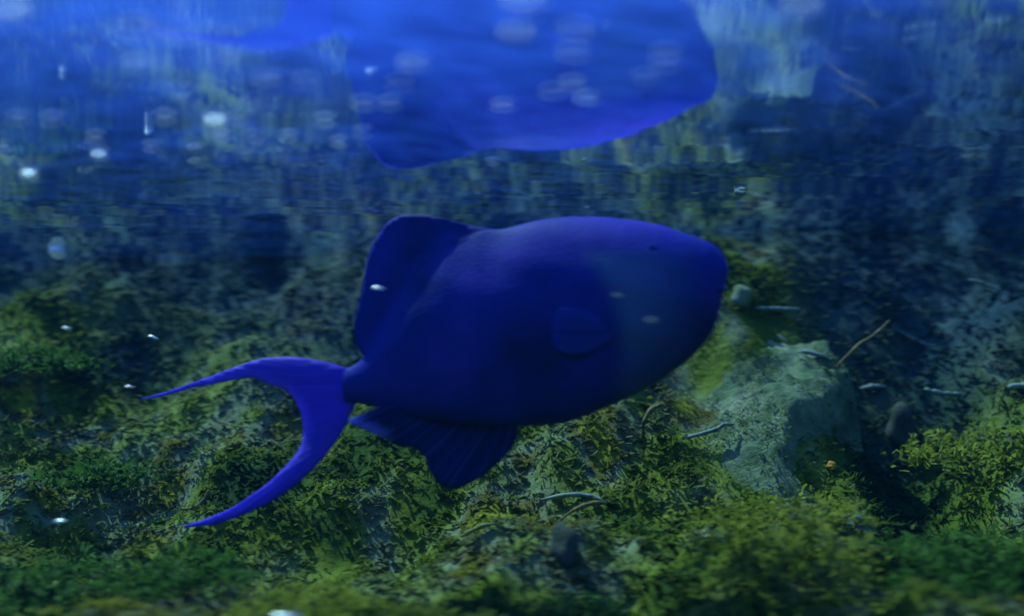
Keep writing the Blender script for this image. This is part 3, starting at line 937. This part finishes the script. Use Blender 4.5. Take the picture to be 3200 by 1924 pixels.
flake('thin arched sliver low at the left over green algae', 147 * Q, 1254 * Q, 0.72, 48, 9, -4, seed=12)
flake('wide white flake cut by the bottom edge', 690 * Q, 1483 * Q, 0.60, 130, 14, 2, seed=13)
flake('faint round flake in the dark water at the left', 135 * Q, 604 * Q, 1.15, 60, 40, 0, seed=14)
flake('thin sliver in dark water between fish and its reflection', 1187 * Q, 396 * Q, 0.74, 28, 5, 12, seed=15)
flake('tiny sliver just above the back of the fish', 1415 * Q, 500 * Q, 0.74, 14, 4, 35, seed=16)
flake('faint flake on the gill cover of the fish', 1490 * Q, 712 * Q, 0.66, 36, 9, 8, seed=17, mat=M_PALE)
flake('faint flake on the cheek of the fish', 1570 * Q, 772 * Q, 0.62, 40, 12, 8, seed=18, mat=M_PALE)
flake('faint flake in dark water right of the fish back', 1785 * Q, 465 * Q, 1.0, 36, 16, 6, seed=19, mat=M_PALE)
flake('pale flake in the top right corner', 2290 * Q, 16 * Q, 0.5, 60, 24, 4, seed=20, mat=M_PALE)
G1 = 'small flakes across the reflected fish'
for k, (x, y, a, b) in enumerate([(1610, 140, 38, 12), (1600, 165, 34, 10), (1380, 210, 38, 16), (1418, 245, 40, 11), (1250, 85, 46, 22), (1000, 160, 44, 18), (1390, 82, 40, 20),
                                  (1385, 137, 34, 14), (1215, 262, 34, 12), (940, 258, 36, 11), (878, 258, 40, 11), (965, 210, 28, 10), (1270, 10, 50, 26), (1330, 230, 36, 8), (1560, 195, 40, 7)]):
    flake('small pale flake drifting in front of the reflected fish', x * Q, y * Q, 0.55, a, b, 10, G1, 30 + k)
G2 = 'small flakes standing in for sun glints at left'  # added flakes in place of sparkles on the ripples
for k, (x, y, a, b) in enumerate([(400, 293, 34, 10), (440, 93, 40, 14), (330, 72, 36, 16), (738, 204, 34, 9), (648, 196, 40, 9), (45, 296, 34, 8), (125, 298, 34, 6), (535, 336, 34, 10), (610, 338, 30, 7),
                                  (700, 338, 36, 7), (365, 361, 26, 6), (230, 340, 30, 7), (470, 388, 28, 7), (205, 410, 22, 4), (875, 328, 22, 6), (545, 152, 34, 10), (335, 165, 38, 14), (580, 297, 40, 6), (10, 361, 24, 5)]):
    flake('small sun glint built as a pale flake under the rippled surface at left', x * Q, y * Q, 0.6, a, b, 9, G2, 60 + k)

# clear round bubble resting at the tip of the orange twig
bub = lump('air_bubble', 'small round bubble clinging to algae at lower right', 2680, 1620, 0.69, (0.0052, 0.0045, 0.0036), mat_plain('bubble_blue', (0.10, 0.16, 0.34), 0.08, 0.8, 0.2), 'bubble', 0, seed=77, on_ground=False)

# ------------------------------------------------------------------ water haze
bm = bmesh.new()
bmesh.ops.create_cube(bm, size=1.0)
for v in bm.verts:
    v.co = Vector((v.co.x * 12.0, 1.0 + v.co.y * 12.0, -0.15 + v.co.z * 2.7))
me = bpy.data.meshes.new('haze'); bm.to_mesh(me); bm.free()
mh = bpy.data.materials.new('blue_water_haze')
mh.use_nodes = True
hn = mh.node_tree
hn.nodes.remove(hn.nodes['Principled BSDF'])
pv = hn.nodes.new('ShaderNodeVolumePrincipled')
pv.inputs['Color'].default_value = (0.001, 0.008, 0.028, 1)
pv.inputs['Absorption Color'].default_value = (0.35, 0.74, 0.80, 1)
pv.inputs['Density'].default_value = 1.0
pv.inputs['Anisotropy'].default_value = 0.3
hn.links.new(pv.outputs[0], hn.nodes['Material Output'].inputs['Volume'])
me.materials.append(mh)
hz = bpy.data.objects.new('haze', me); COL.objects.link(hz)
tag(hz, 'hazy blue water fading the far seabed', kind='stuff')
